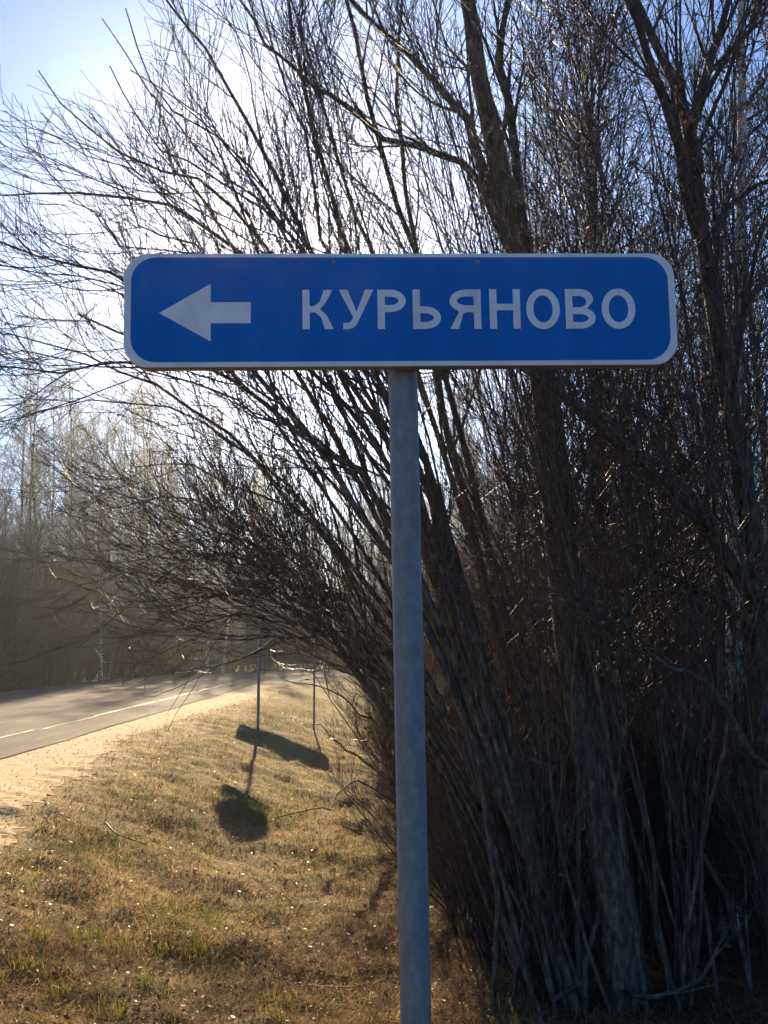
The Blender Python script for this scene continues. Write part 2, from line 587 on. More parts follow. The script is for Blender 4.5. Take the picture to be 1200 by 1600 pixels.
def px_stem(ctrl, r0, r1, D0, D1, n=16, power=0.8):
    """ctrl: list of (u,v); depth runs from D0 to D1"""
    k = len(ctrl)
    c = []
    for i, (u, v) in enumerate(ctrl):
        f = i / (k - 1)
        c.append(np.append(P(u, v, D0 + (D1 - D0) * f), r0 + (r1 - r0) * f ** power))
    s = resample(c, n)
    return s[:, :3], np.maximum(s[:, 3], 0.002)

# ------------------------------------------------------------------ the direction sign
SD = 0.0016 * F                               # sign distance from a usual 76 mm post
SIGN_YAW = math.radians(2.6)                  # left end a little nearer
sc0 = P(625, 486, SD)
SIGN_ROLL = math.radians(1.0)                 # the whole sign leans a degree to the left
sh_ = np.array([math.cos(SIGN_YAW), math.sin(SIGN_YAW), 0.0])
sx = sh_ * math.cos(SIGN_ROLL) + np.array([0, 0, math.sin(SIGN_ROLL)])
sz = np.array([0, 0, math.cos(SIGN_ROLL)]) - sh_ * math.sin(SIGN_ROLL)
sn = np.array([math.sin(SIGN_YAW), -math.cos(SIGN_YAW), 0.0])   # towards the viewer
def on_sign(u, v):
    r = ray(u, v)
    o = np.array([0, 0, EYE])
    s = ((sc0 - o) @ sn) / (r @ sn)
    q = o + r * s - sc0
    return float(q @ sx), float(q @ sz)

def rounded(x0, x1, z0, z1, r, n=10):
    pts = []
    for cx, cz, a in ((x1 - r, z1 - r, 0), (x0 + r, z1 - r, 90), (x0 + r, z0 + r, 180), (x1 - r, z0 + r, 270)):
        for i in range(n + 1):
            t = math.radians(a + 90 * i / n)
            pts.append((cx + r * math.cos(t), cz + r * math.sin(t)))
    return pts

def plate(name, outline, y0, y1, mat, parent, bevel=0.0):
    """extruded outline in the local XZ plane, front face at y0 (smaller = nearer)"""
    bm = bmesh.new()
    f = bm.faces.new([bm.verts.new((x, y0, z)) for x, z in outline])
    g = bmesh.ops.extrude_face_region(bm, geom=[f])
    for v in g['geom']:
        if isinstance(v, bmesh.types.BMVert): v.co.y = y1
    bmesh.ops.recalc_face_normals(bm, faces=bm.faces[:])
    return link(name, bm_mesh(name, bm, mat), parent)

def outline_mesh(name, loops, y0, thick, mat, parent):
    """filled 2D outline with holes: loops of (x,z)"""
    cu = bpy.data.curves.new(name, 'CURVE')
    cu.dimensions = '2D'
    cu.fill_mode = 'BOTH'
    cu.extrude = thick / 2
    for lp in loops:
        s = cu.splines.new('POLY')
        s.points.add(len(lp) - 1)
        for p, (x, z) in zip(s.points, lp): p.co = (x, z, 0, 1)
        s.use_cyclic_u = True
    tmp = bpy.data.objects.new('tmp', cu)
    COL.objects.link(tmp)
    dg = bpy.context.evaluated_depsgraph_get()
    me = bpy.data.meshes.new_from_object(tmp.evaluated_get(dg))
    bpy.data.objects.remove(tmp)
    bpy.data.curves.remove(cu)
    co = np.empty(len(me.vertices) * 3)
    me.vertices.foreach_get('co', co)
    co = co.reshape(-1, 3)
    co = np.stack([co[:, 0], y0 - co[:, 2], co[:, 1]], 1)
    me.vertices.foreach_set('co', co.ravel())
    me.materials.clear()
    me.materials.append(mat)
    me.name = name
    me.update()
    return link(name, me, parent)

def ell(cx, cz, rx, rz, a0, a1, n):
    return [(cx + rx * math.cos(math.radians(a0 + (a1 - a0) * i / n)), cz + rz * math.sin(math.radians(a0 + (a1 - a0) * i / n))) for i in range(n + 1)]

def glyph(ch, w, h, s):
    """outline loops of a sans capital in a box w x h with stroke s"""
    if ch == 'Н':
        m0, m1 = h * 0.47, h * 0.47 + s * 0.92
        return [[(0, 0), (s, 0), (s, m0), (w - s, m0), (w - s, 0), (w, 0), (w, h), (w - s, h), (w - s, m1), (s, m1), (s, h), (0, h)]]
    if ch == 'К':
        return [[(0, 0), (s, 0), (s, h * 0.43), (w * 0.40, h * 0.43), (w * 0.60, h * 0.30), (w - s * 1.25, 0), (w, 0), (w * 0.76, h * 0.36), (w * 0.56, h * 0.515),
                 (w * 0.75, h * 0.68), (w * 0.96, h), (w * 0.96 - s * 1.2, h), (w * 0.56, h * 0.70), (w * 0.38, h * 0.585), (s, h * 0.585), (s, h), (0, h)]]
    if ch == 'У':
        return [[(w * 0.12, 0), (w * 0.27, 0), (w * 0.40, h * 0.03), (w * 0.50, h * 0.12), (w * 0.60, h * 0.29), (w, h), (w - s * 1.18, h), (w * 0.505, h * 0.435),
                 (s * 1.2, h), (0, h), (w * 0.41, h * 0.305), (w * 0.36, h * 0.215), (w * 0.30, h * 0.165), (w * 0.20, h * 0.15), (w * 0.12, h * 0.16)]]
    if ch in 'РЬ':
        bh = h * 0.57
        c = bh / 2
        if ch == 'Р':
            rx = w * 0.56
            o = [(0, 0), (s, 0), (s, h - bh), (w - rx, h - bh)] + ell(w - rx, h - c, rx, c, -90, 90, 18)[1:] + [(0, h)]
            i = [(s, h - bh + s)] + ell(w - rx, h - c, rx - s, c - s, -90, 90, 16) + [(s, h - s)]
        else:
            rx = w * 0.56
            o = [(0, 0)] + ell(w - rx, c, rx, c, -90, 90, 18) + [(s, bh), (s, h), (0, h)]
            i = [(s, s)] + ell(w - rx, c, rx - s, c - s, -90, 90, 16) + [(s, bh - s)]
        return [o, i]
    if ch == 'Я':
        bh = h * 0.58
        c = h - bh / 2
        rx = w * 0.56
        o = [(w, 0), (w, h)] + ell(rx, c, rx, bh / 2, 90, 235, 18) + [(w * 0.30, h * 0.43), (0, 0), (s * 1.25, 0), (w * 0.42, h * 0.37), (w * 0.52, h - bh), (w - s, h - bh), (w - s, 0)]
        i = [(w - s, h - s)] + ell(rx, c, rx - s, bh / 2 - s, 90, 270, 16) + [(w - s, h - bh + s)]
        return [o, i]
    if ch == 'В':
        b1 = h * 0.54
        rx1, rx2 = w * 0.52, w * 0.46
        xr2 = w * 0.93
        o = [(0, 0)] + ell(w - rx1, b1 / 2, rx1, b1 / 2, -90, 62, 16) + ell(xr2 - rx2, (h + b1) / 2 - s * 0.1, rx2, (h - b1) / 2 + s * 0.1, -42, 90, 14) + [(0, h)]
        i1 = [(s, s)] + ell(w - rx1, b1 / 2 - s * 0.05, rx1 - s, b1 / 2 - s * 0.95, -90, 90, 14) + [(s, b1 - s)]
        i2 = [(s, b1)] + ell(xr2 - rx2, (h + b1 - s) / 2, rx2 - s * 0.95, (h - b1 - s) / 2, -90, 90, 14) + [(s, h - s)]
        return [o, i1, i2]
    if ch == 'О':
        return [ell(w / 2, h / 2, w / 2, h / 2 * 1.02, 0, 360, 40)[:-1], ell(w / 2, h / 2, w / 2 - s, h / 2 * 1.02 - s * 0.95, 0, 360, 40)[:-1]]

xl, _ = on_sign(193.5, 486)
xr_, _ = on_sign(1056, 486)
zt = on_sign(625, 396.3)[1]
zb = on_sign(625, 571.5)[1]
gz = float(G(sc0[0], sc0[1]))
zc = (sc0[2] - gz) / sz[2]                      # centre of the board above the sign's foot
sign = empty('direction_sign', tuple(sc0 - sz * zc))
sign.rotation_euler = (0, -SIGN_ROLL, SIGN_YAW)
tag(sign, 'blue place-name direction sign with white arrow on a galvanised round post', 'road sign')
def shift(loop): return [(x, z + zc) for x, z in loop]
RO = on_sign(232, 486)[0] - xl
panel = plate('panel', shift(rounded(xl, xr_, zb, zt, RO)), 0.0, 0.006, M['white'], sign)
# folded rim behind the face and two stiffening rails
rimb = bmesh.new()
outer = shift(rounded(xl, xr_, zb, zt, RO))
inner = shift(rounded(xl + 0.004, xr_ - 0.004, zb + 0.004, zt - 0.004, RO - 0.004))
n_ = len(outer)
rings = []
for lp, y in ((outer, 0.0085), (outer, 0.034), (inner, 0.034), (inner, 0.0085)):
    rings.append([rimb.verts.new((x, y, z)) for x, z in lp])
for a, b in ((0, 1), (1, 2), (2, 3), (3, 0)):
    for i in range(n_):
        j = (i + 1) % n_
        rimb.faces.new((rings[a][i], rings[a][j], rings[b][j], rings[b][i]))
bmesh.ops.recalc_face_normals(rimb, faces=rimb.faces[:])
link('rim', bm_mesh('rim', rimb, M['zinc_dark']), panel)

def box_bm(x0, x1, y0, y1, z0, z1, bev=0.002):
    bm = bmesh.new()
    bmesh.ops.create_cube(bm, size=1.0)
    for v in bm.verts:
        v.co = ((x0 + x1) / 2 + v.co.x * (x1 - x0), (y0 + y1) / 2 + v.co.y * (y1 - y0), (z0 + z1) / 2 + v.co.z * (z1 - z0))
    if bev: bmesh.ops.bevel(bm, geom=bm.edges[:], offset=bev, segments=1, affect='EDGES')
    return bm
for z_ in (zb + 0.014, zt - 0.05):
    link('stiffening_rail', bm_mesh('stiffening_rail', box_bm(xl + 0.06, xr_ - 0.06, 0.0085, 0.052, zc + z_ - 0.012, zc + z_ + 0.018), M['zinc_dark']), panel)

bx0, bx1 = on_sign(204.5, 486)[0], on_sign(1045.5, 486)[0]
bz0, bz1 = on_sign(625, 564)[1], on_sign(625, 402.3)[1]
plate('blue_field', shift(rounded(bx0, bx1, bz0, bz1, RO * 1.02)), -0.0016, -0.0002, M['blue'], panel)
arrow_px = [(249, 489.5), (329.3, 444), (329.3, 473), (391.8, 472.5), (391.8, 505.5), (329.3, 505.5), (329.3, 534)]
ap = [on_sign(*p) for p in arrow_px]
plate('arrow', shift(ap), -0.0030, -0.0018, M['white'], panel)
LET = [('К', 472.8, 521.0), ('У', 530.0, 583.4), ('Р', 590.5, 633.4), ('Ь', 645.7, 687.8), ('Я', 703.4, 750.5),
       ('Н', 765.7, 811.6), ('О', 823.0, 873.2), ('В', 884.5, 928.6), ('О', 941.0, 990.8)]
for ch, u0, u1 in LET:
    f_ = (u0 - 470) / 520.0
    x0, z0 = on_sign(u0, 514.9 - 1.2 * f_)
    x1, z1 = on_sign(u1, 453.4 - 1.6 * f_)
    lp = [[(x0 + a, z0 + b + zc) for a, b in l] for l in glyph(ch, x1 - x0, z1 - z0, 0.0185)]
    outline_mesh('letter', lp, -0.0024, 0.0012, M['white'], panel)
for u_, v_ in ((521, 410.5), (746, 410.5)):
    bx, bz = on_sign(u_, v_)
    bm = bmesh.new()
    bmesh.ops.create_uvsphere(bm, u_segments=14, v_segments=8, radius=0.0068)
    for v in bm.verts: v.co = (bx + v.co.x, -0.0018 + v.co.y * 0.55, bz + zc + v.co.z)
    link('bolt', bm_mesh('bolt', bm, M['zinc'], True), panel)
# post: leans about a degree
pr_ = 0.0385
ptop = (on_sign(631, 470)[0], pr_ + 0.054, zc + zt - 0.02)
lean = 0.0
T = Tubes()
zz = np.linspace(-0.35, ptop[2], 30)
pp = np.stack([ptop[0] + (ptop[2] - zz) * lean, np.full(30, ptop[1]), zz], 1)
T.add(pp[None], np.full((1, 30), pr_), 40)
post = link('post', T.mesh('post', M['zinc']), sign)
bm = bmesh.new()
bmesh.ops.create_cone(bm, cap_ends=True, segments=40, radius1=pr_ + 0.002, radius2=pr_ - 0.004, depth=0.014)
for v in bm.verts: v.co = (ptop[0] + v.co.x, ptop[1] + v.co.y, ptop[2] + 0.007 + v.co.z)
link('cap', bm_mesh('cap', bm, M['zinc_dark']), post)
for z_ in (zb + 0.017, zt - 0.047):
    T = Tubes()
    zc_ = zc + z_
    cx = ptop[0] + (ptop[2] - zc_) * lean
    ringz = np.array([[cx, ptop[1], zc_ - 0.012], [cx, ptop[1], zc_ + 0.012]])
    T.add(ringz[None], np.full((1, 2), pr_ + 0.0035), 32)
    link('clamp', T.mesh('clamp', M['zinc_dark']), sign)

# ------------------------------------------------------------------ the round sign down the road, seen from behind
pd = 24.0
px_, = (P(403, 1140, pd)[0],)
pz = float(G(px_, pd))
rs = empty('road_sign', (px_, pd, pz), math.radians(4))
tag(rs, 'thin post with a round sign and small plate seen from behind on the bank', 'road sign')
T = Tubes()
T.add(np.array([[[0, 0, -0.3], [0, 0, 1.6], [0, 0, 4.0]]]), np.full((1, 3), 0.032), 14)
link('post', T.mesh('post', M['zinc_dark']), rs)
def disc(r, z, n=36):
    return [(r * math.cos(2 * math.pi * i / n), z + r * math.sin(2 * math.pi * i / n)) for i in range(n)]
SGZ = 3.75
plate('disc', disc(0.36, SGZ), 0.036, 0.060, M['board_back'], rs)
plate('plate', rounded(-0.36, 0.36, SGZ - 0.86, SGZ - 0.40, 0.04), 0.036, 0.056, M['board_back'], rs)
for dz in (-0.6, -0.16, 0.16):
    link('clamp', bm_mesh('clamp', box_bm(-0.2, 0.2, 0.014, 0.035, SGZ + dz - 0.02, SGZ + dz + 0.02), M['zinc_dark']), rs)

# ------------------------------------------------------------------ willows near the sign
def build_shrub(name, base, stems_list, r, lv1, lv2, lv3, label, cat, group=None, bark='bark', twig='twig', tw=0.0022, side=None, up=(0.06, 0.07, 0.08), keep=None):
    """stems_list: list of (pts (n,3), rad (n,)) in world space"""
    t = empty(name, base)
    tag(t, label, cat, group)
    b = np.asarray(base)
    n = len(stems_list[0][0])
    rad = np.stack([s[1] for s in stems_list])
    amp = np.interp(rad[:, 0], [0.01, 0.06], [0.17, 0.05])[:, None, None]
    pts = smooth_wob(np.stack([s[0] - b for s in stems_list]), amp, r)
    order = np.argsort(-rad[:, 0])
    for i in order[:14]:
        link('stem', stem_mesh('stem', pts[i], rad[i], M[bark]), t)
    limbs, twigs = grow_crown(pts, rad, r, lv1, lv2, lv3, up, tw, side, (lambda q: keep(q + b)) if keep else None)
    if len(order) > 14:
        limbs.add(pts[order[14:]], rad[order[14:]], 7)
    tag(link('limbs', limbs.mesh('limbs', M[bark]), t), kind='stuff')
    link('crown', twigs.mesh('crown', M[twig]), t)
    return t

def gpoint(u, v):
    """ground point under a pixel"""
    D = 8.0
    for _ in range(40):
        q = P(u, v, D)
        g = float(G(q[0], q[1]))
        r = ray(u, v)
        Dn = (g - EYE) / r[2] * r[1]
        D = D + 0.5 * (Dn - D)
    return P(u, v, D)

R1 = np.random.default_rng(21)
wb = gpoint(985, 1575)
D0 = wb[1]
st = []
def add(ctrl, r0, r1, dD=0.0, n=16, D=None, power=0.8):
    st.append(px_stem(ctrl, r0, r1, D if D is not None else D0, D0 + dD, n, power))
# the thick trunk and its limbs
add([(985, 1600), (950, 1350), (905, 1100), (875, 850), (850, 620), (805, 390), (770, 230), (735, 60), (712, -120), (690, -420)], 0.125, 0.03, 0.6, power=1.3)
add([(812, 420), (780, 310), (745, 225), (690, 150), (600, 65), (530, -20), (470, -140)], 0.05, 0.010, 0.9, D=D0 + 0.3)
add([(800, 395), (765, 290), (690, 235), (600, 195), (500, 110), (420, 40), (330, -60)], 0.036, 0.006, 0.2, D=D0 + 0.3)
add([(850, 640), (830, 420), (820, 320), (800, 180), (780, 100), (790, -40), (800, -300)], 0.05, 0.010, -0.6, D=D0 + 0.25)
# left-leaning fan
fan = [
 ([(900, 1570), (800, 1300), (720, 1080), (640, 900), (560, 770), (480, 705), (400, 640), (330, 585), (230, 530), (120, 490)], 0.055, 0.006, -0.6),
 ([(890, 1570), (780, 1250), (700, 1000), (610, 830), (530, 700), (450, 560), (390, 430), (320, 320), (250, 215)], 0.055, 0.006, 0.4),
 ([(905, 1570), (800, 1200), (720, 900), (660, 700), (600, 540), (560, 390), (500, 230), (470, 80), (440, -60), (420, -260)], 0.06, 0.008, 0.9),
 ([(915, 1570), (830, 1200), (760, 900), (700, 650), (650, 430), (600, 300), (560, 150), (530, 0), (500, -160), (480, -360)], 0.06, 0.008, -0.2),
 ([(925, 1570), (850, 1200), (780, 900), (710, 650), (655, 420), (640, 250), (630, 120), (640, -100), (650, -350)], 0.055, 0.008, 1.3),
 ([(880, 1570), (740, 1250), (640, 1080), (560, 1000), (470, 900), (400, 840), (300, 800), (180, 770)], 0.04, 0.004, 0.6),
 ([(880, 1570), (700, 1230), (600, 1090), (520, 1038), (450, 990), (400, 1012), (345, 1040), (280, 1050), (232, 1032)], 0.028, 0.004, -0.5),
 ([(870, 1570), (690, 1330), (610, 1262), (550, 1245), (500, 1262), (430, 1278)], 0.016, 0.003, -0.4),
 ([(890, 1570), (760, 1180), (650, 930), (560, 780), (470, 650), (380, 560), (290, 490), (190, 430), (90, 400), (-20, 370)], 0.05, 0.005, -0.9),
 ([(890, 1570), (770, 1200), (660, 900), (580, 720), (500, 620), (400, 595), (300, 578), (180, 584), (60, 578), (-40, 570)], 0.045, 0.004, -0.8),
 ([(890, 1570), (770, 1150), (680, 880), (600, 700), (500, 520), (400, 380), (300, 290), (200, 250), (110, 200), (60, 110)], 0.045, 0.004, 0.3),
 ([(900, 1570), (790, 1150), (690, 820), (610, 600), (520, 420), (430, 250), (350, 120), (280, 20), (200, -80)], 0.05, 0.005, 0.0),
 ([(880, 1570), (720, 1200), (620, 1000), (520, 860), (420, 740), (320, 680), (200, 640), (80, 640)], 0.04, 0.004, 1.2),
 ([(880, 1570), (740, 1300), (640, 1180), (570, 1120), (500, 1080), (440, 1060)], 0.022, 0.003, 0.5),
 ([(870, 1570), (720, 1350), (600, 1220), (540, 1170), (480, 1130)], 0.02, 0.003, 1.0),
 ([(900, 1570), (760, 1100), (650, 820), (560, 640), (440, 470), (300, 360), (170, 330), (60, 330), (-40, 300)], 0.05, 0.004, 0.5),
 ([(880, 1570), (720, 1180), (600, 960), (480, 820), (380, 700), (260, 610), (130, 560), (10, 520)], 0.045, 0.004, 0.1),
 ([(910, 1570), (800, 1100), (720, 780), (660, 560), (590, 380), (520, 180), (460, 0), (400, -160)], 0.055, 0.006, 1.6),
]
fan += [([(840, 1570), (700, 1250), (590, 1060), (500, 960), (400, 900), (290, 870), (180, 880)], 0.03, 0.004, 0.9),
 ([(840, 1570), (710, 1230), (600, 1040), (510, 930), (420, 880), (330, 870), (240, 910)], 0.03, 0.004, 0.2),
 ([(830, 1570), (700, 1220), (590, 1030), (480, 900), (370, 820), (250, 780), (140, 800)], 0.03, 0.004, 1.4),
 ([(830, 1570), (690, 1260), (590, 1100), (500, 1000), (420, 950), (340, 940), (260, 960)], 0.026, 0.004, 0.6),
 ([(840, 1570), (720, 1250), (610, 1070), (530, 980), (440, 910), (350, 850), (260, 850)], 0.028, 0.004, 1.8),
 ([(860, 1570), (730, 1220), (620, 1020), (530, 880), (430, 780), (320, 740), (210, 730)], 0.034, 0.004, 1.1)]
fan += [([(860, 1570), (730, 1240), (630, 1090), (560, 1010), (490, 965), (420, 950), (350, 965), (290, 985)], 0.026, 0.004, 0.4),
 ([(850, 1570), (720, 1230), (620, 1070), (540, 985), (470, 930), (390, 905), (300, 915), (230, 940)], 0.028, 0.004, 0.9),
 ([(860, 1570), (730, 1260), (640, 1120), (570, 1040), (510, 1000), (440, 985), (370, 995)], 0.022, 0.004, 0.0),
 ([(850, 1570), (730, 1250), (630, 1100), (560, 1025), (500, 985), (430, 930), (370, 900)], 0.024, 0.004, 0.6),
 ([(850, 1570), (720, 1220), (620, 1060), (550, 970), (490, 920), (430, 860), (370, 830)], 0.026, 0.004, 1.0)]
LEAN = (5, 6, 12, 13, 14, 18, 19, 20, 21, 22, 23)
def base_of(c, spread):
    u0 = c[0][0] + R1.uniform(-spread, spread * 0.6)
    v0 = R1.uniform(1495, 1590)
    g = gpoint(u0, v0)
    return [(u0, v0 + 18)] + list(c[1:]), g[1]
for k, (c, r0, r1, dD) in enumerate(fan):
    if k in (6, 13, 14): continue
    c, Db = base_of(c, 80)
    add(c, r0 * 0.62, r1, dD, D=Db)
n_fan = len(fan)
for k in range(15):                              # thinner stems between the drawn ones
    a, b = R1.choice([0, 1, 2, 3, 4, 8, 9, 10, 11, 15, 16, 17], 2, replace=False)
    ca, cb = fan[a], fan[b]
    if abs(a - b) == 0: continue
    w = R1.uniform(0.25, 0.75)
    m_ = 8
    ia = resample([np.append(np.array(c), [0, 0]) for c in ca[0]], m_)[:, :2]
    ib = resample([np.append(np.array(c), [0, 0]) for c in cb[0]], m_)[:, :2]
    cc = ia * w + ib * (1 - w)
    cc[1:] += R1.normal(0, 14, (m_ - 1, 2))
    c, Db = base_of([tuple(c) for c in cc], 130)
    add(c, R1.uniform(0.010, 0.026), 0.004, R1.uniform(-0.9, 1.9), D=Db)
# upright thin stems round the trunk
for k in range(30):
    u0 = R1.uniform(900, 1110)
    lean_ = R1.uniform(-0.34, 0.16)
    top = R1.uniform(-350, 500)
    hgt = 1575 - top
    c, Db = base_of([(u0, 1575), (u0 + lean_ * hgt * 0.28, 1575 - hgt * 0.33), (u0 + lean_ * hgt * 0.6, 1575 - hgt * 0.66), (u0 + lean_ * hgt, top)], 90)
    add(c, R1.uniform(0.006, 0.022), 0.003, R1.uniform(-0.7, 1.5), D=Db)
def keep_bank(q):
    low = (q[..., 2] < 1.34) & (q[..., 0] < -0.045 * q[..., 1])
    high = (q[..., 2] > EYE + 0.53 * q[..., 1]) & (q[..., 0] < -0.235 * q[..., 1])
    return ~(low | high).any(1)
build_shrub('willow', tuple(wb), st, R1, (11, 0.28, 1.0, 0.7, 1.7), (6, 0.35, 0.95), (2, 0.15, 0.45),
            'large multi-stemmed bare willow fanning out left from behind the blue sign', 'tree', keep=keep_bank)

# the shrub further along the ditch whose boughs lean out over the bank
R6 = np.random.default_rng(27)
st = []
lb = gpoint(668, 1262)
D0 = lb[1]
for k in (6, 13, 14, 21, 22):
    c, r0, r1, dD = fan[k]
    c = [(668 + R6.uniform(-25, 45), 1266)] + [q for q in c[1:] if q[0] < 660 and q[1] < 1200]
    add(c, r0 * 1.2, r1 * 1.3, R6.uniform(-5.0, -1.5) if k != 6 else -3.0)
for k in range(3):
    a, b = R6.choice([5, 12, 18, 19, 20, 21, 22, 23], 2, replace=False)
    w = R6.uniform(0.2, 0.8)
    ia = resample([np.append(np.array(c), [0, 0]) for c in fan[a][0][2:]], 6)[:, :2]
    ib = resample([np.append(np.array(c), [0, 0]) for c in fan[b][0][2:]], 6)[:, :2]
    cc = ia * w + ib * (1 - w) + R6.normal(0, 16, (6, 2))
    cc[-1] += (R6.uniform(-40, 120), R6.uniform(-60, 40))
    add([(668 + R6.uniform(-25, 60), 1266)] + [tuple(q) for q in cc], R6.uniform(0.014, 0.03), 0.005, R6.uniform(-5.0, -1.0))
for k in range(8):
    lean_ = R6.uniform(-0.45, 0.1); hgt = R6.uniform(350, 800); u0 = 668 + R6.uniform(-20, 70)
    add([(u0, 1266), (u0 + lean_ * hgt * .3, 1266 - hgt * .33), (u0 + lean_ * hgt * .63, 1266 - hgt * .66), (u0 + lean_ * hgt, 1266 - hgt)], R6.uniform(0.012, 0.03), 0.005, R6.uniform(-1, 2))
def keep_bank2(q):
    low = (q[..., 2] < 1.25) & (q[..., 0] < -0.055 * q[..., 1])
    return ~low.any(1)
build_shrub('willow', tuple(lb), st, R6, (9, 0.3, 1.0, 0.8, 1.7), (6, 0.4, 1.0), (2, 0.2, 0.5),
            'spreading bare willow shrub leaning out over the grass bank towards the road', 'shrub', tw=0.0030, keep=keep_bank2)

# right-hand tree with forked trunk
R2 = np.random.default_rng(31)
st = []
tb = gpoint(1225, 1560)
D0 = tb[1]
add([(1228, 1600), (1205, 1250), (1190, 980), (1175, 800), (1150, 640), (1112, 430), (1092, 300), (1080, 190), (1030, 90), (990, -20), (965, -200), (950, -420)], 0.095, 0.012, 0.4)
add([(1088, 270), (1082, 210), (1105, 130), (1125, 60), (1135, -40), (1150, -300)], 0.055, 0.010, 0.2, D=D0 + 0.1)
add([(1095, 370), (1065, 310), (1050, 240), (1015, 140), (975, 30), (940, -120), (920, -350)], 0.055, 0.010, -0.4, D=D0 + 0.1)
add([(1178, 930), (1150, 895), (1100, 830), (1035, 755), (960, 690), (880, 620), (800, 570), (690, 540)], 0.055, 0.010, -0.7, D=D0)
add([(1190, 1010), (1140, 940), (1060, 900), (985, 850), (930, 790), (880, 780)], 0.03, 0.006, 0.6, D=D0)
add([(1110, 420), (1120, 330), (1150, 285), (1200, 270), (1270, 240)], 0.03, 0.006, 0.2, D=D0)
add([(1200, 1200), (1120, 1100), (1000, 1020), (930, 960), (860, 930)], 0.024, 0.004, -0.5, D=D0)
for k in range(22):
    u0 = R2.uniform(1060, 1330)
    lean_ = R2.uniform(-0.32, 0.12)
    top = R2.uniform(-400, 400)
    hgt = 1560 - top
    add([(u0, 1560 + R2.uniform(-20, 20)), (u0 + lean_ * hgt * 0.25, 1560 - hgt * 0.33), (u0 + lean_ * hgt * 0.58, 1560 - hgt * 0.66), (u0 + lean_ * hgt, top)], R2.uniform(0.006, 0.02), 0.003, R2.uniform(-0.6, 1.8))
build_shrub('willow', tuple(tb), st, R2, (11, 0.22, 1.0, 0.7, 1.6), (6, 0.3, 0.85), (2, 0.14, 0.4),
            'dark bare tree with forked trunk right of the blue sign', 'tree', bark='bark_dark', twig='twig_red')

RT = bpy.data.objects['willow.002']
def hang_leaves(parent, spots, r, per=70):
    c = np.concatenate([P(u, v, D) + r.normal(0, sp, (per, 3)) for u, v, D, sp in spots]) - np.array(parent.location)
    m = len(c)
    dn = unit(np.stack([r.normal(0, 0.5, m), r.normal(0, 0.5, m), np.full(m, -1.0)], 1))
    sdv = unit(np.cross(dn, r.normal(0, 1, (m, 3))))
    L_ = r.uniform(0.02, 0.045, (m, 1)); w_ = L_ * r.uniform(0.25, 0.4, (m, 1))
    V = np.stack([c, c + dn * L_ * 0.5 + sdv * w_, c + dn * L_, c + dn * L_ * 0.5 - sdv * w_], 1).reshape(-1, 3)
    i_ = np.arange(m) * 4
    cc = np.array([[0.22, 0.11, 0.05], [0.30, 0.17, 0.08], [0.14, 0.07, 0.035]])[r.integers(0, 3, m)]
    return tag(link('dead_leaves', np_mesh('dead_leaves', V, [np.stack([i_, i_ + 1, i_ + 2, i_ + 3], 1)], M['leaf'], False, np.repeat(cc, 4, 0)), parent), kind='stuff')
hang_leaves(RT, [(1080, 190, D0, .05), (1050, 130, D0, .06), (1160, 160, D0, .10), (1180, 80, D0, .10), (1185, 240, D0, .09), (1140, 120, D0, .08), (1165, 880, D0, .06), (1180, 960, D0, .07), (1175, 320, D0, .1)], np.random.default_rng(7), 40)

# generic shrubs (shared meshes): a low spreading one and a taller one
def generic_shrub(name, seed, n_st, hgt, spread, lv1, lv2, lv3, bark, twig, tw, label, cat, group, r0=0.022):
    r = np.random.default_rng(seed)
    a = r.uniform(0, 2 * math.pi, n_st)
    tilt = r.uniform(0.05, spread, n_st)
    d = np.stack([np.cos(a) * np.sin(tilt), np.sin(a) * np.sin(tilt), np.cos(tilt)], 1)
    s0 = np.stack([np.cos(a) * 0.18 * r.random(n_st), np.sin(a) * 0.18 * r.random(n_st), np.full(n_st, -0.08)], 1)
    L = hgt * r.uniform(0.6, 1.05, n_st)
    pts = grow(s0, d, L, 12, 0.05, 0.012, r)
    rad = taper(r0 * r.uniform(0.6, 1.4, n_st), np.full(n_st, 0.003), 12)
    t = empty(name, (0, 0, 0))
    tag(t, label, cat, group)
    limbs, twigs = grow_crown(pts, rad, r, lv1, lv2, lv3, tw=tw)
    limbs.add(pts, rad, 6)
    link('stems', limbs.mesh('stems', M[bark]), t)
    link('crown', twigs.mesh('crown', M[twig]), t)
    return t

def put(proto, used, x, y, rz, sc, label=None, group=None, dz=-0.02, tilt=(0, 0)):
    o = proto if not used else copy_tree(proto)
    o.location = (x, y, float(G(x, y)) + dz)
    o.rotation_euler = (tilt[0], tilt[1], rz)
    o.scale = (sc, sc, sc)
    if label: o['label'] = label
    if group: o['group'] = group
    return o

R3 = np.random.default_rng(41)
protoA = generic_shrub('bare_shrub', 51, 26, 4.6, 0.55, (9, 0.2, 1.0, 0.6, 1.5), (7, 0.3, 0.8), (2, 0.14, 0.35), 'bark', 'twig', 0.0026,
                       'bare grey-brown shrub thicket along the ditch', 'shrub', 'shrubs along the ditch')
protoB = generic_shrub('bare_shrub', 52, 30, 3.0, 0.75, (8, 0.2, 1.0, 0.5, 1.1), (6, 0.25, 0.6), (2, 0.12, 0.3), 'bark_dark', 'twig_red', 0.0026,
                       'low reddish bare shrub in the dark thicket right of the post', 'shrub', 'low reddish shrubs under the willows', 0.014)
ditch = [(1.6, 10.2, .8), (1.3, 13.2, .85), (1.05, 16.5, .85), (0.9, 20.5, .9), (0.7, 25.5, 1.0), (0.4, 31, 1.0), (0.3, 38, 1.1), (0.6, 46, 1.2), (2.2, 12.4, 1.1), (2.0, 17.5, 1.2), (1.6, 23, 1.2), (3.4, 14.5, 1.25), (3.2, 20, 1.25), (2.5, 29, 1.3), (3.5, 36, 1.3), (3.3, 10.3, 1.0)]
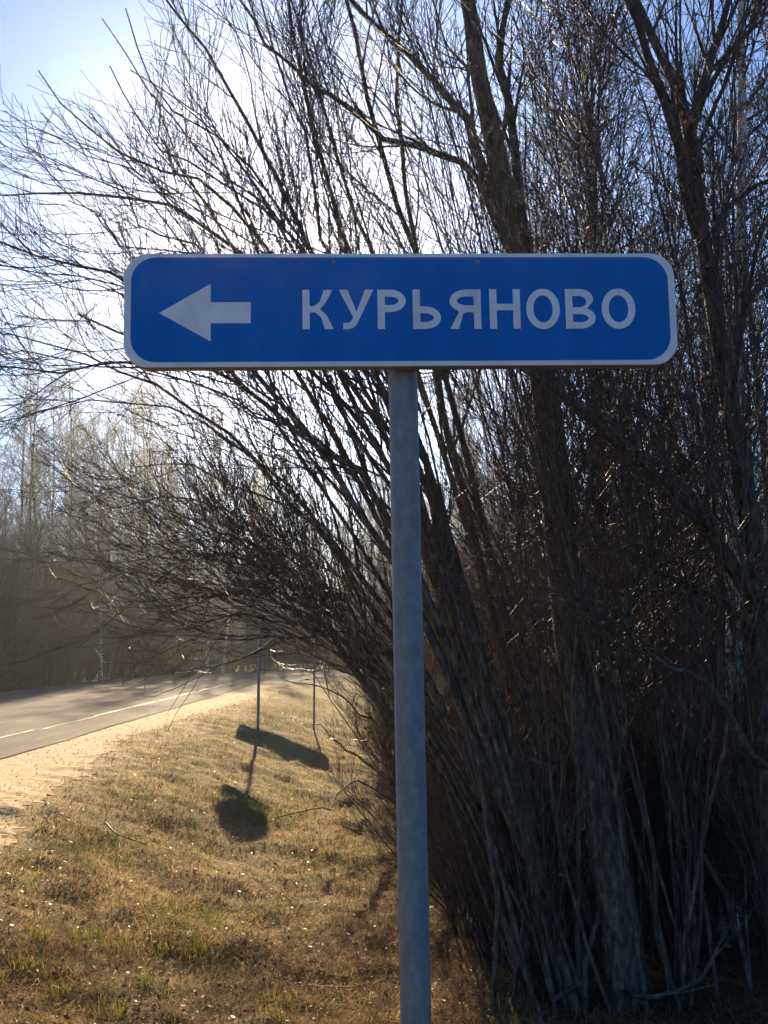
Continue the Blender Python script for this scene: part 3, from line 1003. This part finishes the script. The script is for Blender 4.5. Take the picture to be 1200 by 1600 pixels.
for k, (x, y, s) in enumerate(ditch):
    put(protoA, k > 0, x, y, R3.uniform(0, 6.3), s * R3.uniform(0.9, 1.1))
protoC = generic_shrub('bare_shrub', 53, 26, 3.4, 0.45, (5, 0.2, 1.0, 0.4, 1.0), (4, 0.2, 0.6), (1, 0.1, 0.3), 'bark_dark', 'twig_grey', 0.0022,
                       'thin-whipped grey shrub crowding the foot of the willow stems', 'shrub', 'whips at the willow foot', 0.009)
whips = [(0.85, 7.9, .8), (1.05, 7.0, .6), (2.35, 6.4, .55), (2.5, 8.0, .9), (0.72, 9.4, .8), (3.0, 7.4, .8), (1.5, 9.0, .9)]
for k, (x, y, s) in enumerate(whips):
    put(protoC, k > 0, x, y, R3.uniform(0, 6.3), s * R3.uniform(0.9, 1.1), tilt=(0, -0.16))
low = [(0.95, 7.6, .55), (2.0, 8.4, .6), (2.75, 7.6, .5), (2.6, 9.2, .8), (1.1, 9.4, .6), (3.2, 9.0, .9), (1.9, 10.6, .9), (2.9, 11.6, 1.0), (0.75, 10.8, .6), (3.9, 11.8, 1.0), (0.75, 13.6, .5), (0.5, 17.8, .55), (0.2, 22, .6), (4.2, 13.5, 1.1)]
for k, (x, y, s) in enumerate(low):
    put(protoB, k > 0, x, y, R3.uniform(0, 6.3), s * R3.uniform(0.9, 1.1))

# ------------------------------------------------------------------ forest trees
def make_tree(name, seed, H, r0, bark, twig, label, cat, group, per1=46, t0=0.28, ang=(0.5, 1.0), len1=(1.2, 2.8), lv2=(8, 0.5, 1.2), lv3=(4, 0.25, 0.6), tw=0.006, up=0.05, wob=0.02):
    r = np.random.default_rng(seed)
    n = 18
    pts = grow(np.array([[0, 0, -0.15]]), np.array([[r.normal(0, 0.03), r.normal(0, 0.03), 1.0]]), np.array([H]), n, wob, 0.01, r)
    rad = taper(np.array([r0]), np.array([0.012]), n, 0.9)
    t = empty(name, (0, 0, 0))
    tag(t, label, cat, group)
    link('trunk', stem_mesh('trunk', pts[0], rad[0], M[bark], 10), t)
    limbs, twigs = Tubes(), Tubes()
    p, d, pr, tt, _ = sprout(pts, rad, per1, t0, 0.99, *ang, r)
    L = r.uniform(*len1, len(p)) * (1.2 - 0.85 * tt)
    b1 = grow(p, d, L, 8, 0.09, up, r)
    r1 = taper(np.clip(pr * 0.4, 0.010, 0.04), np.full(len(p), 0.006), 8)
    limbs.add(b1, r1, 4)
    p, d, pr, tt, _ = sprout(b1, r1, lv2[0], 0.15, 1.0, 0.4, 1.0, r)
    b2 = grow(p, d, r.uniform(lv2[1], lv2[2], len(p)) * (1.1 - 0.5 * tt), 5, 0.12, up, r)
    r2 = taper(np.full(len(p), tw * 1.4), np.full(len(p), tw * 0.8), 5)
    twigs.add(b2, r2, 3)
    if lv3[0]:
        p, d, pr, tt, _ = sprout(b2, r2, lv3[0], 0.2, 1.0, 0.4, 0.9, r)
        b3 = grow(p, d, r.uniform(lv3[1], lv3[2], len(p)), 3, 0.15, 0.03, r)
        twigs.add(b3, taper(np.full(len(p), tw * 0.9), np.full(len(p), tw * 0.6), 3), 3)
    link('branches', limbs.mesh('branches', M['bark_dark']), t)
    link('crown', twigs.mesh('crown', M[twig]), t)
    return t

birches = [make_tree('birch_tree', 61 + i, 15 + 1.2 * i, 0.11 + 0.012 * i, 'birch', 'twig_red', 'tall white-trunked birch standing in the wood across the road', 'tree', 'birches across the road') for i in range(3)]
alders = [make_tree('alder_tree', 71 + i, 13 + 1.5 * i, 0.12, 'bark_dark', 'twig_grey', 'dark-trunked bare tree in the wood across the road', 'tree', 'dark trees across the road', per1=40, ang=(0.6, 1.2), up=0.07) for i in range(3)]
youngs = [make_tree('young_tree', 81 + i, 7.5 + i, 0.05, 'bark_dark', 'twig_red' if i else 'twig', 'slender young bare tree in the undergrowth', 'tree', 'young trees', per1=34, t0=0.12, len1=(0.8, 1.9), lv2=(7, 0.35, 0.9), lv3=(3, 0.2, 0.5), tw=0.005, ang=(0.4, 0.9)) for i in range(3)]
usedp = {}
R4 = np.random.default_rng(91)
def plant(plist, x, y, label, group, s=None, z=None):
    i = int(R4.integers(len(plist)))
    o = plist[i]
    u = usedp.get(o.name, False)
    c = put(o, u, x, y, R4.uniform(0, 6.3), s or R4.uniform(0.82, 1.12), label, group, tilt=(R4.normal(0, 0.025), R4.normal(0, 0.025)))
    usedp[o.name] = True
    return c

LB = 'tall white-trunked birch standing in the wood across the road'
LA = 'dark-trunked bare tree in the wood across the road'
LY = 'slender young bare tree at the edge of the wood across the road'
# left wood (x beyond -15), only where the view reaches
taken = []
def free(x, y, d):
    for a, b in taken:
        if (a - x) ** 2 + (b - y) ** 2 < d * d: return False
    taken.append((x, y)); return True
cnt = 0
for k in range(3000):
    y = R4.uniform(36, 110)
    x = -15.2 + float(bend(y)) - abs(R4.normal(0, 7.5))
    if x > 0.2 * y: continue
    if x < -0.385 * y - 1.0 or not free(x, y, 1.5): continue
    q = R4.random()
    hs = R4.uniform(0.85, 1.22)
    if q < 0.32: plant(birches, x, y, LB, 'birches across the road', hs)
    elif q < 0.68: plant(alders, x, y, LA, 'dark trees across the road', hs)
    else: plant(youngs, x, y, LY, 'young trees across the road')
    cnt += 1
    if cnt >= 185: break
# closing wood beyond the bend
LF1, LF2 = 'birch in the far wood beyond the road bend', 'bare dark tree in the far wood beyond the road bend'
cnt = 0
for k in range(3000):
    y = R4.uniform(100, 165)
    x = R4.uniform(-0.3 * y, 0.30 * y)
    if -15 + bend(y) < x < -3 + bend(y): continue
    if not free(x, y, 2.0): continue
    if R4.random() < 0.35: plant(birches, x, y, LF1, 'birches beyond the bend', R4.uniform(0.75, 0.95))
    else: plant(alders, x, y, LF2, 'dark trees beyond the bend', R4.uniform(0.75, 1.0))
    cnt += 1
    if cnt >= 80: break
# right wood behind the willows
LN = 'pale birch trunk rising just left of the forked tree'
qb = P(1128, 1200, 8.4); plant([birches[0]], qb[0], 8.4, LN, None, 0.75)
qb = P(1040, 1200, 13.5); plant([birches[1]], qb[0], 13.5, 'slim pale birch behind the thick willow trunk', None, 0.62)
LR1, LR2, LR3 = 'white birch trunk among the dark thicket right of the post', 'dark bare tree in the wood behind the willows', 'thin young tree in the thicket behind the willows'
cnt = 0
for k in range(3000):
    y = 9.5 + 62 * R4.random() ** 1.3
    x = R4.uniform(1.6 + 0.02 * y, 0.40 * y + 1.0)
    if x < 1.0 or not free(x, y, 0.9): continue
    q = R4.random()
    if q < 0.22: plant(birches, x, y, LR1, 'birches behind the willows', R4.uniform(0.6, 0.9) if y > 22 else R4.uniform(0.6, 0.75))
    elif q < 0.42: plant(alders, x, y, LR2, 'dark trees behind the willows', R4.uniform(0.5, 0.85))
    else: plant(youngs, x, y, LR3, 'young trees behind the willows', R4.uniform(0.5, 0.95))
    cnt += 1
    if cnt >= 95: break

# brushwood along the forest edges: shrubs
LE = 'bare brown brushwood at the foot of the wood across the road'
for k in range(120):
    y = R4.uniform(38, 100)
    x = -15.9 + float(bend(y)) - abs(R4.normal(0, 2.2))
    if x < -0.385 * y - 1 or x > 0.15 * y: continue
    put(protoB if R4.random() < 0.6 else protoA, True, x, y, R4.uniform(0, 6.3), R4.uniform(0.9, 1.9), LE, 'brushwood across the road')
LE2 = 'bare brown brushwood at the foot of the far wood'
for k in range(40):
    y = R4.uniform(96, 125)
    x = R4.uniform(-0.28 * y, 0.25 * y)
    if -15.5 + bend(y) < x < -4 + bend(y): continue
    put(protoB, True, x, y, R4.uniform(0, 6.3), R4.uniform(1.1, 2.0), LE2, 'brushwood of the far wood')
LE3 = 'tangled brushwood on the floor of the wood behind the willows'
for k in range(46):
    y = R4.uniform(12, 60)
    x = R4.uniform(2.2 + 0.02 * y, 0.40 * y)
    put(protoB, True, x, y, R4.uniform(0, 6.3), R4.uniform(0.9, 1.5), LE3, 'brushwood behind the willows')

# ------------------------------------------------------------------ grass, leaves, pebbles, sticks
R5 = np.random.default_rng(101)
def scatter(n, ymin, ymax, xf):
    # density falls with distance
    q = R5.random(n)
    y = 1.0 / (1 / ymin + q * (1 / ymax - 1 / ymin))
    x = xf(y, R5.random(n))
    return x, y

def s_edge(y):
    return np.interp(y, ysr, s1)
NB = 330000
gx_, gy_ = scatter(NB, 4.2, 42, lambda y, q: s_edge(y) - 0.25 + (np.minimum(2.2, 0.36 * y + 0.3) - s_edge(y) + 0.25) * q)
edge = sstep(-0.25, 0.9, gx_ - s_edge(gy_) + 0.35 * vnoise(gx_ * 2.3, gy_ * 1.7))
pat = vnoise(gx_ * 1.4 + 40, gy_ * 0.9 + 7) + 0.6 * vnoise(gx_ * 4, gy_ * 3)
keep = (R5.random(NB) < 0.10 + 0.90 * edge) & (R5.random(NB) < np.where(gx_ > 0.9, 0.35, 1.0)) & (R5.random(NB) < np.clip(0.72 + 0.5 * pat, 0.22, 1))
gx_, gy_, pat = gx_[keep], gy_[keep], pat[keep]
n = len(gx_)
gz_ = G(gx_, gy_)
ang = R5.uniform(0, 2 * math.pi, n)
green = (pat + R5.normal(0, 0.45, n)) > 0.62 + 0.9 * sstep(-1.2, 0.4, gx_)
L = R5.uniform(0.05, 0.16, n) * np.where(green, 0.9, 1.0) * (1 + 0.012 * gy_)
lie = np.where(green, R5.uniform(0.5, 1.1, n), R5.uniform(0.05, 0.8, n))      # elevation of blade
wd = R5.uniform(0.0012, 0.0027, n) * (1 + 0.035 * gy_)
d = np.stack([np.cos(ang) * np.cos(lie), np.sin(ang) * np.cos(lie), np.sin(lie)], 1)
sd_ = np.stack([-np.sin(ang), np.cos(ang), np.zeros(n)], 1) * wd[:, None]
b0 = np.stack([gx_, gy_, gz_ - 0.006], 1)
mid = b0 + d * (L * 0.55)[:, None]
d2 = d.copy(); d2[:, 2] -= R5.uniform(0.1, 0.9, n)
tip = mid + unit(d2) * (L * 0.5)[:, None]
tip[:, 2] = np.maximum(tip[:, 2], gz_ + 0.004)
V = np.stack([b0 - sd_, b0 + sd_, mid + sd_ * 0.8, mid - sd_ * 0.8, tip], 1).reshape(-1, 3)
i5 = np.arange(n) * 5
cs = np.array([[0.62, 0.43, 0.16], [0.70, 0.53, 0.24], [0.52, 0.335, 0.12], [0.30, 0.18, 0.075]])[R5.integers(0, 4, n)]
cg = np.array([[0.19, 0.19, 0.04], [0.26, 0.24, 0.055], [0.15, 0.15, 0.035]])[R5.integers(0, 3, n)]
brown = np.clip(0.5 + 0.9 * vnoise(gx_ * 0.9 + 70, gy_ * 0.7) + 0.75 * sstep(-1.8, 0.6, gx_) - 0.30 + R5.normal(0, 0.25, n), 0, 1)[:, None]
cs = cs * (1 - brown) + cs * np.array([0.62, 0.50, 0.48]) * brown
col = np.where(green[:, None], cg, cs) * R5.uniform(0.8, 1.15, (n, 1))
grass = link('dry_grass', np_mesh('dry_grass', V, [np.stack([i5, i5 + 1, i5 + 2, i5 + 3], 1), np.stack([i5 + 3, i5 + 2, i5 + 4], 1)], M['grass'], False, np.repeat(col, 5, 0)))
tag(grass, 'matted dry straw-coloured grass with green tufts on the bank', 'grass', kind='stuff')

NL = 9000
lx, ly = scatter(NL, 4.2, 34, lambda y, q: s_edge(y) + 0.1 + (0.40 * y + 0.6 - s_edge(y)) * q)
lz = G(lx, ly)
a = R5.uniform(0, 6.3, NL)
ls = R5.uniform(0.008, 0.022, NL) * (1 + 0.02 * ly)
tl = R5.normal(0, 0.35, (NL, 2))
ux = np.stack([np.cos(a), np.sin(a), tl[:, 0]], 1) * ls[:, None]
uy = np.stack([-np.sin(a), np.cos(a), tl[:, 1]], 1) * (ls * 0.62)[:, None]
c0 = np.stack([lx, ly, lz + R5.uniform(0.008, 0.04, NL)], 1)
fold = np.array([0, 0, 1.0])[None] * (ls * R5.uniform(-0.1, 0.45, NL))[:, None]
V = np.stack([c0 - ux, c0 - uy + fold, c0 + ux, c0 + uy + fold], 1).reshape(-1, 3)
i4 = np.arange(NL) * 4
cl = np.array([[0.20, 0.125, 0.065], [0.30, 0.21, 0.12], [0.12, 0.075, 0.042], [0.28, 0.21, 0.14], [0.26, 0.15, 0.07]])[R5.choice(5, NL, p=[.3, .25, .25, .06, .14])]
leaves = link('fallen_leaves', np_mesh('fallen_leaves', V, [np.stack([i4, i4 + 1, i4 + 2], 1), np.stack([i4, i4 + 2, i4 + 3], 1)], M['leaf'], False, np.repeat(cl * 0.6, 4, 0)))
tag(leaves, 'brown fallen leaves scattered over the bank and forest floor', 'leaves', kind='stuff')

TB = 42
tu = [(110, 1472), (128, 1476), (150, 1468), (180, 1488), (196, 1482), (252, 1492), (300, 1497), (312, 1486), (60, 1470), (425, 1590), (440, 1572), (340, 1215), (90, 1560), (230, 1545), (180, 1590), (30, 1510), (270, 1250), (300, 1195)]
tp = np.concatenate([np.array([gpoint(u, v)] * TB) for u, v in tu])
m_ = len(tp)
tp[:, :2] += R5.normal(0, 0.045, (m_, 2))
tp[:, 2] = G(tp[:, 0], tp[:, 1]) - 0.005
aa = R5.uniform(0, 6.3, m_); ee = R5.uniform(0.8, 1.45, m_)
dd = np.stack([np.cos(aa) * np.cos(ee), np.sin(aa) * np.cos(ee), np.sin(ee)], 1)
ll = R5.uniform(0.06, 0.14, (m_, 1)); ww = np.stack([-np.sin(aa), np.cos(aa), np.zeros(m_)], 1) * 0.003
t1_ = tp + dd * ll * 0.6
t2_ = t1_ + unit(dd + np.array([0, 0, -0.35])) * ll * 0.45
V = np.stack([tp - ww, tp + ww, t1_ + ww * .8, t1_ - ww * .8, t2_], 1).reshape(-1, 3)
i5 = np.arange(m_) * 5
ct = np.array([[0.34, 0.33, 0.05], [0.42, 0.36, 0.07], [0.24, 0.26, 0.04]])[R5.integers(0, 3, m_)]
tag(link('green_grass', np_mesh('green_grass', V, [np.stack([i5, i5 + 1, i5 + 2, i5 + 3], 1), np.stack([i5 + 3, i5 + 2, i5 + 4], 1)], M['grass'], False, np.repeat(ct * 0.72, 5, 0))), 'fresh yellow-green grass tufts sprouting through the dry grass', 'grass', kind='stuff')

# pebbles on the shoulder
NPB = 2600
px2, py2 = scatter(NPB, 5, 40, lambda y, q: -5.5 + (s_edge(y) + 0.4 + 5.5) * q)
ps = R5.uniform(0.003, 0.010, NPB) * (1 + 0.02 * py2)
pc = np.stack([px2, py2, G(px2, py2) + 0.012 + ps * 0.3], 1)
octa = np.array([[1, 0, 0], [-1, 0, 0], [0, 1, 0], [0, -1, 0], [0, 0, .7], [0, 0, -.7]])
V = (pc[:, None] + octa[None] * ps[:, None, None] * R5.uniform(0.7, 1.3, (NPB, 6, 1))).reshape(-1, 3)
tri = np.array([[0, 2, 4], [2, 1, 4], [1, 3, 4], [3, 0, 4], [2, 0, 5], [1, 2, 5], [3, 1, 5], [0, 3, 5]])
Fp = (np.arange(NPB)[:, None, None] * 6 + tri[None]).reshape(-1, 3)
tag(link('gravel', np_mesh('gravel', V, [Fp], M['stone'])), 'loose pale gravel stones on the sandy shoulder', 'gravel', kind='stuff')

# fallen sticks
def stick(ctrl, rad, label, name='fallen_branch', mat='stick', forks=0):
    c = []
    for k, (u, v, h) in enumerate(ctrl):
        q = gpoint(u, v)
        q[2] = float(G(q[0], q[1])) + h
        c.append(np.append(q, rad * (1 - 0.6 * k / (len(ctrl) - 1))))
    s = resample(c, 14)
    b = s[0, :3].copy()
    t = empty(name, tuple(b))
    tag(t, label, 'branch')
    pts = s[:, :3] - b
    link('stem', stem_mesh('stem', pts, s[:, 3], M[mat], 7), t)
    if forks:
        r = np.random.default_rng(int(ctrl[0][0]))
        p, d, pr, tt, _ = sprout(pts[None], s[None, :, 3], forks, 0.3, 0.95, 0.4, 0.9, r)
        d[:, 2] = np.abs(d[:, 2])
        tw_ = grow(p, d, r.uniform(0.15, 0.5, len(p)), 6, 0.12, 0.02, r)
        T = Tubes(); T.add(tw_, taper(pr * 0.6, np.full(len(p), 0.0015), 6), 5)
        tag(link('twigs', T.mesh('twigs', M[mat]), t), kind='stuff')
    return t
stick([(165, 1292, .04), (185, 1312, .05), (228, 1322, .02)], 0.012, 'pale curved stick lying on the dry grass bank')
stick([(245, 1508, .02), (285, 1512, .03), (330, 1500, .02)], 0.006, 'thin pale twig on the grass bank near the green tufts')
stick([(860, 1600, .12), (935, 1570, .16), (1000, 1588, .10), (1090, 1580, .16), (1130, 1560, .32), (1185, 1500, .55)], 0.02, 'crooked grey fallen branch on the floor under the dark trees', mat='bark', forks=7)
stick([(925, 1495, .30), (945, 1540, .2), (975, 1590, .08)], 0.014, 'short grey branch stub leaning by the thick willow trunk', mat='bark')
stick([(480, 1545, .02), (540, 1550, .03), (580, 1540, .02)], 0.006, 'thin bent twig on the shaded grass left of the post')

# a board further along the verge, seen from behind through the twigs; its shadow lies on the bank
hp = gpoint(440, 1172)
tt_ = (29.0 - hp[1]) / sd[1]
bc = hp + sd * tt_
bgz = float(G(bc[0] + 0.45, bc[1]))
bs = empty('board_sign', (bc[0], bc[1], bgz), math.radians(-4))
tag(bs, 'wide rectangular board sign seen from behind beyond the thin post', 'road sign')
bh = bc[2] - bgz
plate('board', rounded(-0.98, 0.98, bh - 0.55, bh + 0.75, 0.06), 0.03, 0.05, M['board_back'], bs)
T = Tubes()
T.add(np.array([[[0.86, 0, -0.4], [0.86, 0, 1.6], [0.86, 0, bh + 0.6]]]), np.full((1, 3), 0.027), 12)
link('post', T.mesh('post', M['zinc_dark']), bs)
for dz in (-0.3, 0.3):
    link('stiffening_rail', bm_mesh('stiffening_rail', box_bm(-0.85, 0.85, 0.008, 0.028, bh + dz - 0.025, bh + dz + 0.025), M['board_back']), bs)

# ------------------------------------------------------------------ spring haze in the air
hz_m = bpy.data.materials.new('haze')
hz_m.use_nodes = True
t = hz_m.node_tree
t.nodes.clear()
ho = t.nodes.new('ShaderNodeOutputMaterial')
pv = t.nodes.new('ShaderNodeVolumePrincipled')
pv.inputs['Color'].default_value = (0.86, 0.93, 1.0, 1)
pv.inputs['Density'].default_value = 0.0006
pv.inputs['Anisotropy'].default_value = 0.84
t.links.new(pv.outputs[0], ho.inputs['Volume'])
bm = box_bm(-950, 950, -350, 1560, -3.0, 27.0, 0)
tag(link('haze', bm_mesh('haze', bm, hz_m)), 'thin bright spring haze in the air', 'haze', kind='stuff')
